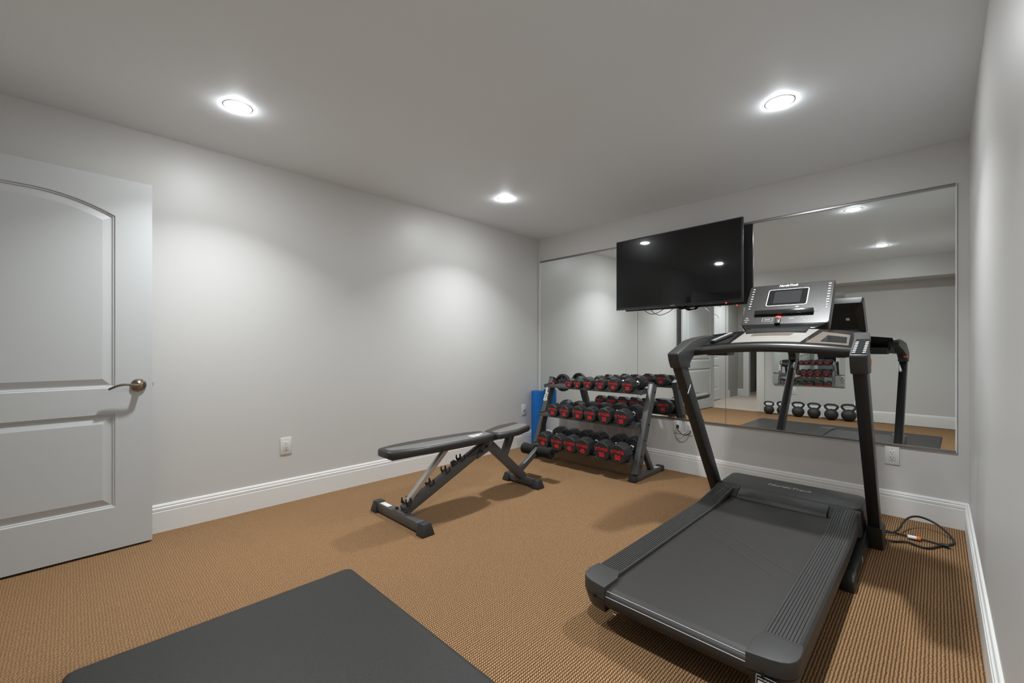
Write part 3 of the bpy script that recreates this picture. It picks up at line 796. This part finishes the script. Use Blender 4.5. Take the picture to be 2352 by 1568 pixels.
def tray_patch(name, pts, m, off, th=.002, parent=None, sub=8):
    """polygon in (s,t) laid on the tray; pts = list; subdivided fan of strips between first half and reversed second half."""
    h = len(pts) // 2; A = pts[:h]; B = pts[h:][::-1]
    def dens(Q):
        out = []
        for a, c in zip(Q, Q[1:]): out += [(a[0] + (c[0] - a[0]) * k / sub, a[1] + (c[1] - a[1]) * k / sub) for k in range(sub)]
        return out + [Q[-1]]
    A = dens(A); B = dens(B); b = MB(); L = len(A)
    g = []
    for k in range(5):
        f = k / 4; g.append([tray(a[0] + (c[0] - a[0]) * f, a[1] + (c[1] - a[1]) * f, off) for a, c in zip(A, B)])
    vs = [p for r in g for p in r]; fs = []
    for k in range(4):
        for i in range(L - 1): fs.append((k * L + i, k * L + i + 1, (k + 1) * L + i + 1, (k + 1) * L + i))
    o = len(vs); vs += [(p[0], p[1], p[2] - th) for p in vs]
    per = [i for i in range(L)] + [k * L + L - 1 for k in range(1, 5)] + [4 * L + i for i in range(L - 2, -1, -1)] + [k * L for k in range(3, 0, -1)]
    for a, c in zip(per, per[1:] + per[:1]): fs.append((a, c, c + o, a + o))
    b.add(vs, fs); return build(name, b, m, parent or tm, ang=40)
tray_patch('silver_plate', [(-.50, .14), (.40, .14), (.52, .97), (-.44, .97)], M['silver'], .003)
tray_patch('plate_inset', [(-.30, .52), (.22, .52), (.28, .93), (-.30, .93)], M['bronze'], .0045)
tray_patch('right_tray', [(.46, .12), (.93, .12), (.90, .72), (.58, .82)], M['bronze'], .003)
tray_patch('cup_recess', [(.62, .22), (.90, .22), (.88, .56), (.66, .60)], M['gloss'], .0042)
tray_patch('left_tray', [(-.93, .16), (-.54, .16), (-.54, .78), (-.88, .78)], M['tube'], .003)
ct = MB().tube([tray(-1 + 2 * i / 20, -.07, -.012) for i in range(21)], .024, 14, rx=.020)
build('crossbar', ct, M['cons'], tm)
for s in (-1, 1):
    x = -.677 + s * .285
    build('tray_box', MB().box(x - .062, x + .062, 2.75, 2.89, 1.085 if s < 0 else 1.08, 1.14), M['plastd'], tm, bevel=.008)
# console
CO = Vector((-.6775, 3.037, 1.2757)); ang = math.atan2(.29, .24)
CT = Matrix.Translation(CO) @ Matrix.Rotation(ang, 4, 'X') @ Matrix.Scale(.952, 4)          # local x right, y up the slope, z towards the user
CW, CHh = .245, .372
cs_ = thing_part = None
def crect(x0, x1, y0, y1, r, z): return [(p[0], p[1], z) for p in rrect(x0, x1, y0, y1, r, 6)]
rings = [crect(-CW + .004, CW - .004, .006, CHh - .004, .016, -.075), crect(-CW, CW, 0, CHh, .016, -.020), crect(-CW, CW, 0, CHh, .018, -.004), crect(-CW + .004, CW - .004, .004, CHh - .004, .016, 0)]
cshell = MB(CT)
cshell.loft(rings, cap=False)
cshell.add(rings[-1], [tuple(range(len(rings[-1])))])
inner = [crect(-CW + .012, CW - .012, .014, CHh - .012, .012, -.075), crect(-CW + .07, CW - .07, .05, CHh - .10, .012, -.030)]
cshell.loft([rings[0], inner[0]], cap=False).loft(inner, cap=False)
cshell.add(inner[-1], [tuple(range(len(inner[-1])))[::-1]])
con = build('console', cshell, M['cons'], tm, ang=30)
# wedge under the panel and neck into the tray
cshell = MB()
xa, xb = CO.x - .19, CO.x + .17
def cp(x, y, z): return CT @ Vector((x, y, z))
nk = MB().loft([[cp(-.235, .004, -.004), cp(.235, .004, -.004), cp(.235, .010, -.068), cp(-.235, .010, -.068)], [(CO.x - .18, 3.005, 1.246), (CO.x + .17, 3.005, 1.246), (CO.x + .17, 3.08, 1.246), (CO.x - .18, 3.08, 1.246)]])
build('console_base', nk, M['gloss'], tm, bevel=.004)
nk = MB().prism([(2.88, 1.20), (3.07, 1.225), (3.07, 1.256), (2.99, 1.252), (2.88, 1.230)], 0, CO.x - .16, CO.x + .15)
build('neck', nk, M['plastd'], tm, bevel=.006)
def crr(name, x0, x1, y0, y1, r, z0, z1, m, par): return build(name, MB(CT).prism(rrect(x0, x1, y0, y1, r, 5), 2, z0, z1), m, par)
sb = crr('screen_frame', -.122, .113, .165, .318, .014, -.001, .0022, M['wht'], con)
crr('display_glass', -.117, .108, .169, .314, .011, .0, .0028, M['gloss'], con)
crr('display', -.082, .073, .187, .297, .003, .001, .0032, M['lcd'], con)
crr('face_outline', -.185, .185, .098, .330, .012, -.001, .0008, M['cons'], con)
lg = MB(CT).prism([(.078, 0), (.112, 0), (.112, .022), (.106, .026), (.078, .020)], 0, -.172, .158)
build('ledge', lg, M['gloss'], con, bevel=.002)
build('brand_lettering', MB().text('NordicTrack', .026, CT @ Matrix.Translation((-.012, CHh - .020, .0008)), .25, .0008, .112), M['wht'], con)
build('small_lettering', MB().text('iFIT', .012, CT @ Matrix.Translation((.062, .148, .0012)), .2, .0003), M['wht'], con)
bt = MB(CT)
def key(x, y, w, h): bt.box(x - w / 2, x + w / 2, y - h / 2, y + h / 2, .0, .0009)
for k in range(9): key(-.218, .338 - k * .0235, (.013 if k % 3 != 2 else .009), .0055)
for k in range(10): key(.220, .340 - k * .0232, (.013 if k % 3 else .015) if k < 8 else .007, .0055)
build('speed_keys', bt, M['wht'], con)
ar = MB(CT)
for s in (-1, 1):
    y = .045 + s * .012
    for d in (-1, 1):
        ar.bar((-.2165, y + s * .009, .0006), (-.2165 + d * .008, y + s * .002, .0006), .0022, .001)
ar.box(-.232, -.200, .0445, .0465, 0, .0009)
build('arrow_keys', ar, M['wht'], con)
bx = MB(CT)
for a in ((-.122, -.062, .056, .0575), (-.122, -.062, .0275, .029), (-.122, -.1205, .029, .056), (-.0635, -.062, .029, .056), (-.108, -.076, .0405, .0445)): bx.box(*a, 0, .0008)
build('start_key', bx, M['grey'], con)
key2 = MB(CT).box(.030, .058, .046, .049, 0, .0008).box(.095, .099, .052, .055, 0, .0008).box(.112, .116, .030, .033, 0, .0008)
build('stop_key', key2, M['grey'], con)
sk = build('safety_key', MB(CT).prism(rrect(-.044, -.012, -.004, .046, .006, 4), 2, .0, .018), M['plastd'], con, bevel=.003)
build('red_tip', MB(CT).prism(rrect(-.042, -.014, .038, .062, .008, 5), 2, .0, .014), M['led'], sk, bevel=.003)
build('rear_label', MB(CT).box(.105, .13, .15, .175, -.0325, -.0305), M['wht'], con)
build('cable_tail', MB().tube([cp(.10, .06, -.03), cp(.10, .03, -.05), cp(.09, .0, -.045)], .004, 8, 2), M['cord'], con)
# running deck (raised on its frame): modelled at nominal size, sized and set by its rear end
DT = Matrix.Translation((-.6745, 1.4566, .20)) @ Matrix.Scale(.952, 4) @ Matrix.Translation((.7085, -1.53, -.153))
bl = MB(DT)
prof = [(1.552, .060), (1.536, .078), (1.530, .100), (1.536, .120), (1.552, .1325), (1.58, .136), (3.16, .140), (3.16, .060)]
bl.prism(prof, 0, TX - .276, TX + .276)
belt = build('running_belt', bl, M['belt'], tm, ang=50)
gl = MB(DT); SEAM = ((-.970, 2.585, -.455, 2.215), (-.972, 2.475, -.500, 2.135))
for (x0, y0, x1, y1) in SEAM:
    gl.bar((x0, y0, .1384 + (y0 - 1.58) * .00253 - .0006), (x1, y1, .1384 + (y1 - 1.58) * .00253 - .0006), .0012, .0010)
build('seam_lines', gl, M['thread'], belt)
for y, z in ((1.5455, .1300), (1.5325, .1135)):
    build('edge_line', MB(DT).bar((TX - .262, y, z), (TX + .262, y, z), .0022, .0022), M['grey'], belt)
build('deck_frame', MB(DT).box(TX - .33, TX + .33, 1.62, 3.2, .045, .128), M['plastd'], tm, bevel=.004)
# foot rails with moulded grooves, ramping up into the hood
def rail(s):
    xi, xo = .278, .392                       # inner / outer distance from the centre line
    prof = [(xo - .004, .050), (xo + .004, .095), (xo + .003, .135), (xo - .004, .148), (xo - .012, .152)]
    ng = 9; a, c = xo - .018, xi + .012; st = (a - c) / (ng - 1)
    for k in range(ng):
        x = a - k * st
        prof += [(x + .0022, .152), (x + .0014, .1485), (x - .0014, .1485), (x - .0022, .152)]
    prof += [(xi + .003, .152), (xi, .149), (xi - .001, .128), (xi + .02, .118), (xi + .02, .050)]
    rings = []
    ys = [1.665, 1.70, 2.3, 2.70, 2.80, 2.88, 2.95, 3.01, 3.07, 3.12, 3.16]
    for y in ys:
        f = min(1, max(0, (y - 2.74) / .40)); f = f * f * (3 - 2 * f)
        rings.append([(TX + s * (x - .006 * f * (1 if x > .33 else .2)), y, z + (.036 * f if z > .1 else 0)) for x, z in prof])
    build('foot_rail', MB(DT).loft(rings), M['plast'], tm, ang=25)
    # smooth strip before the grooves + rounded rear end cap in two shells
    o = [(xi - .014, 1.525), (xi - .014, 1.628), (xi - .006, 1.650), (xi + .002, 1.668), (xi + .002, 1.685), (xo + .002, 1.685), (xo + .007, 1.650), (xo + .008, 1.615), (xo + .003, 1.585), (xo - .010, 1.561), (xo - .032, 1.546), (xo - .060, 1.537)]
    o = [(TX + s * x, y) for x, y in o]
    if s < 0: o = o[::-1]
    build('end_cap', MB(DT).prism(o, 2, .098, .1535), M['plast'], tm, bevel=.006, seg=3)
    cx = sum(p[0] for p in o) / len(o)
    build('end_cap_lower', MB(DT).prism([(p[0], p[1] + .002) for p in o], 2, .0965, .030, scale_b=.80, shift_b=(0, .012)), M['plastd'], tm, bevel=.005)
    build('screw_recess', MB(DT).cyl((TX + s * (xi + .035), 1.5275, .100), (TX + s * (xi + .035), 1.5345, .100), .0062, 12), M['slot'], tm)
for s in (-1, 1): rail(s)
# rear roller bolt and label
build('roller_bolt', MB(DT).cyl((TX - .235, 1.55, .050), (TX - .220, 1.55, .050), .005, 8), M['chrome'], tm)
lbx = TX + .278
LT = Matrix.Translation((lbx + .052, 1.5335, .066)) @ Matrix.Rotation(R(-9), 4, 'X')
lb_ = build('warning_label', MB(DT @ LT).box(-.036, .036, -.004, .0, -.030, .026), M['slot'], tm)
fr_ = MB(DT @ LT)
for a in ((-.036, .036, .0245, .026), (-.036, -.0345, -.03, .026), (.0345, .036, -.03, .026), (-.036, .036, -.03, -.0285)): fr_.box(a[0], a[1], -.0046, -.0038, a[2], a[3])
fr_.box(-.030, .004, -.0046, -.0038, -.022, .009).box(.012, .034, -.0046, -.0038, -.028, .004)
build('label_border', fr_, M['label'], lb_)
build('label_text', MB(DT).text('SCAN FOR MANUAL', .0055, LT @ Matrix.Translation((-.006, -.0042, .0155)) @ Matrix.Rotation(PI / 2, 4, 'X'), 0, .0002), M['label'], lb_)
# motor hood
o = rrect(TX - .398, TX + .394, 3.185, 3.500, .055, 8)
o = [p for p in o]
hr = []
def hz_(y, base): return base
rg = []
for d, z in ((.0, .030), (.0, .150), (.003, .178), (.012, .190), (.024, .194)):
    rg.append([(p[0], p[1], z + (.010 * (p[1] - 3.185) / .3 if z > .16 else 0)) for p in offset_poly(o, d)])
hood = build('motor_hood', MB(DT).loft(rg), M['plast'], tm, ang=30)
build('brand_lettering', MB(DT).text('NordicTrack', .05, Matrix.Translation((TX + .0, 3.345, .2002)) @ Matrix.Rotation(R(1.9), 4, 'X'), .25, .0002, .25), M['grey'], hood)
rc = MB(DT).prism([(3.085, .142), (3.10, .163), (3.14, .180), (3.182, .190), (3.186, .12), (3.085, .12)], 0, TX - .245, TX + .245)
build('roller_cover', rc, M['plast'], tm, bevel=.003, ang=50)
for s in (-1, 1):
    xa, xb = sorted((TX + s * .248, TX + s * .394))
    build('hood_shoulder', MB(DT).prism([(3.10, .150), (3.13, .172), (3.155, .186), (3.183, .191), (3.183, .10), (3.10, .10)], 0, xa, xb), M['plast'], tm, bevel=.003)
# power cord lying on the carpet behind the right upright
c = MB().tube([(-.33, 3.44, .05), (-.27, 3.45, .03), (-.21, 3.46, .012), (-.17, 3.50, .03), (-.15, 3.62, .065), (-.11, 3.70, .080), (-.06, 3.72, .075), (.00, 3.70, .055), (.05, 3.64, .025), (.068, 3.59, .010), (.062, 3.54, .008), (.03, 3.49, .008), (.00, 3.44, .008), (-.04, 3.36, .008), (-.09, 3.37, .008), (-.13, 3.40, .010), (-.20, 3.33, .008), (-.25, 3.36, .02)], .0058, 10, 2)
pc = build('power_cord', c, M['cord'], tm)
c = MB().tube([(-.25, 3.50, .016), (-.20, 3.505, .010), (-.12, 3.50, .008), (-.055, 3.50, .008), (-.01, 3.49, .008), (.015, 3.47, .010)], .0048, 10, 2)
build('cord_loop', c, M['cord'], pc)
pd0 = Vector((.012, 3.475, .013)); pd1 = Vector((.045, 3.462, .013))
build('plug', MB().cyl(pd0, pd1, .009, 14, .0125), M['cord'], pc)
pv = (pd1 - pd0).normalized(); ps = Vector((-pv.y, pv.x, 0))
pr = MB()
for k in (-1, 1): pr.bar(pd1 + ps * .0065 * k, pd1 + ps * .0065 * k + pv * .019, .0015, .006)
build('prongs', pr, M['chrome'], pc)
ta = Vector((-.130, 3.475, .016)); tb = Vector((-.075, 3.478, .016))
build('tag', MB().bar(ta, tb, .03, .012), M['wht'], pc, bevel=.003)
build('orange_band', MB().bar(tb - (tb - ta) * .30, tb + (tb - ta) * .05, .032, .0135), M['orange'], pc, bevel=.003)

# ------------------------------------------------------------------ remote control on the left tray
rp0 = Vector(tray(-.80, .20, .013)); rp1 = Vector(tray(-.62, .66, .014))
rc_ = thing('remote_control', 'small black remote control lying on the left side of the treadmill tray', 'remote control', (rp0 + rp1) / 2)
rd = (rp1 - rp0).normalized(); rs = rd.cross(Vector((0, 0, 1))).normalized(); ru = rs.cross(rd).normalized()
RT = Matrix((( rs.x, rd.x, ru.x, 0), (rs.y, rd.y, ru.y, 0), (rs.z, rd.z, ru.z, 0), (0, 0, 0, 1)))
RT = Matrix.Translation((rp0 + rp1) / 2) @ RT
LL = (rp1 - rp0).length / 2
rbody = build('casing', MB(RT).box(-.021, .021, -LL, LL, -.008, .008), M['plastd'], rc_, bevel=.004)
kb_ = MB(RT)
for i in range(9):
    for j in range(3):
        kb_.box(-.015 + j * .011, -.007 + j * .011, -LL + .012 + i * .0165, -LL + .022 + i * .0165, .008, .0095)
build('buttons', kb_, M['grey'], rc_)
build('power_button', MB(RT).box(-.014, -.006, LL - .012, LL - .004, .008, .0098), M['red'], rc_)
# ------------------------------------------------------------------ camera / world / view
cd = bpy.data.cameras.new('camera'); cam = link(bpy.data.objects.new('camera', cd))
cd.sensor_width = 36; cd.lens = 996 / 2352 * 36; cd.shift_y = 15 / 2352; cd.clip_start = .01
cam.location = (0, 0, H); cam.rotation_euler = (PI / 2, 0, R(44.5))
S.camera = cam
w = bpy.data.worlds.new('world'); S.world = w; w.use_nodes = True
w.node_tree.nodes['Background'].inputs[0].default_value = (.5, .5, .5, 1); w.node_tree.nodes['Background'].inputs[1].default_value = .05
S.view_settings.view_transform = 'Standard'; S.view_settings.look = 'None'
S.cycles.max_bounces = 16; S.cycles.diffuse_bounces = 12; S.cycles.glossy_bounces = 8
S.view_settings.exposure = 0.2; S.view_settings.gamma = 1; S.view_settings.use_curve_mapping = False
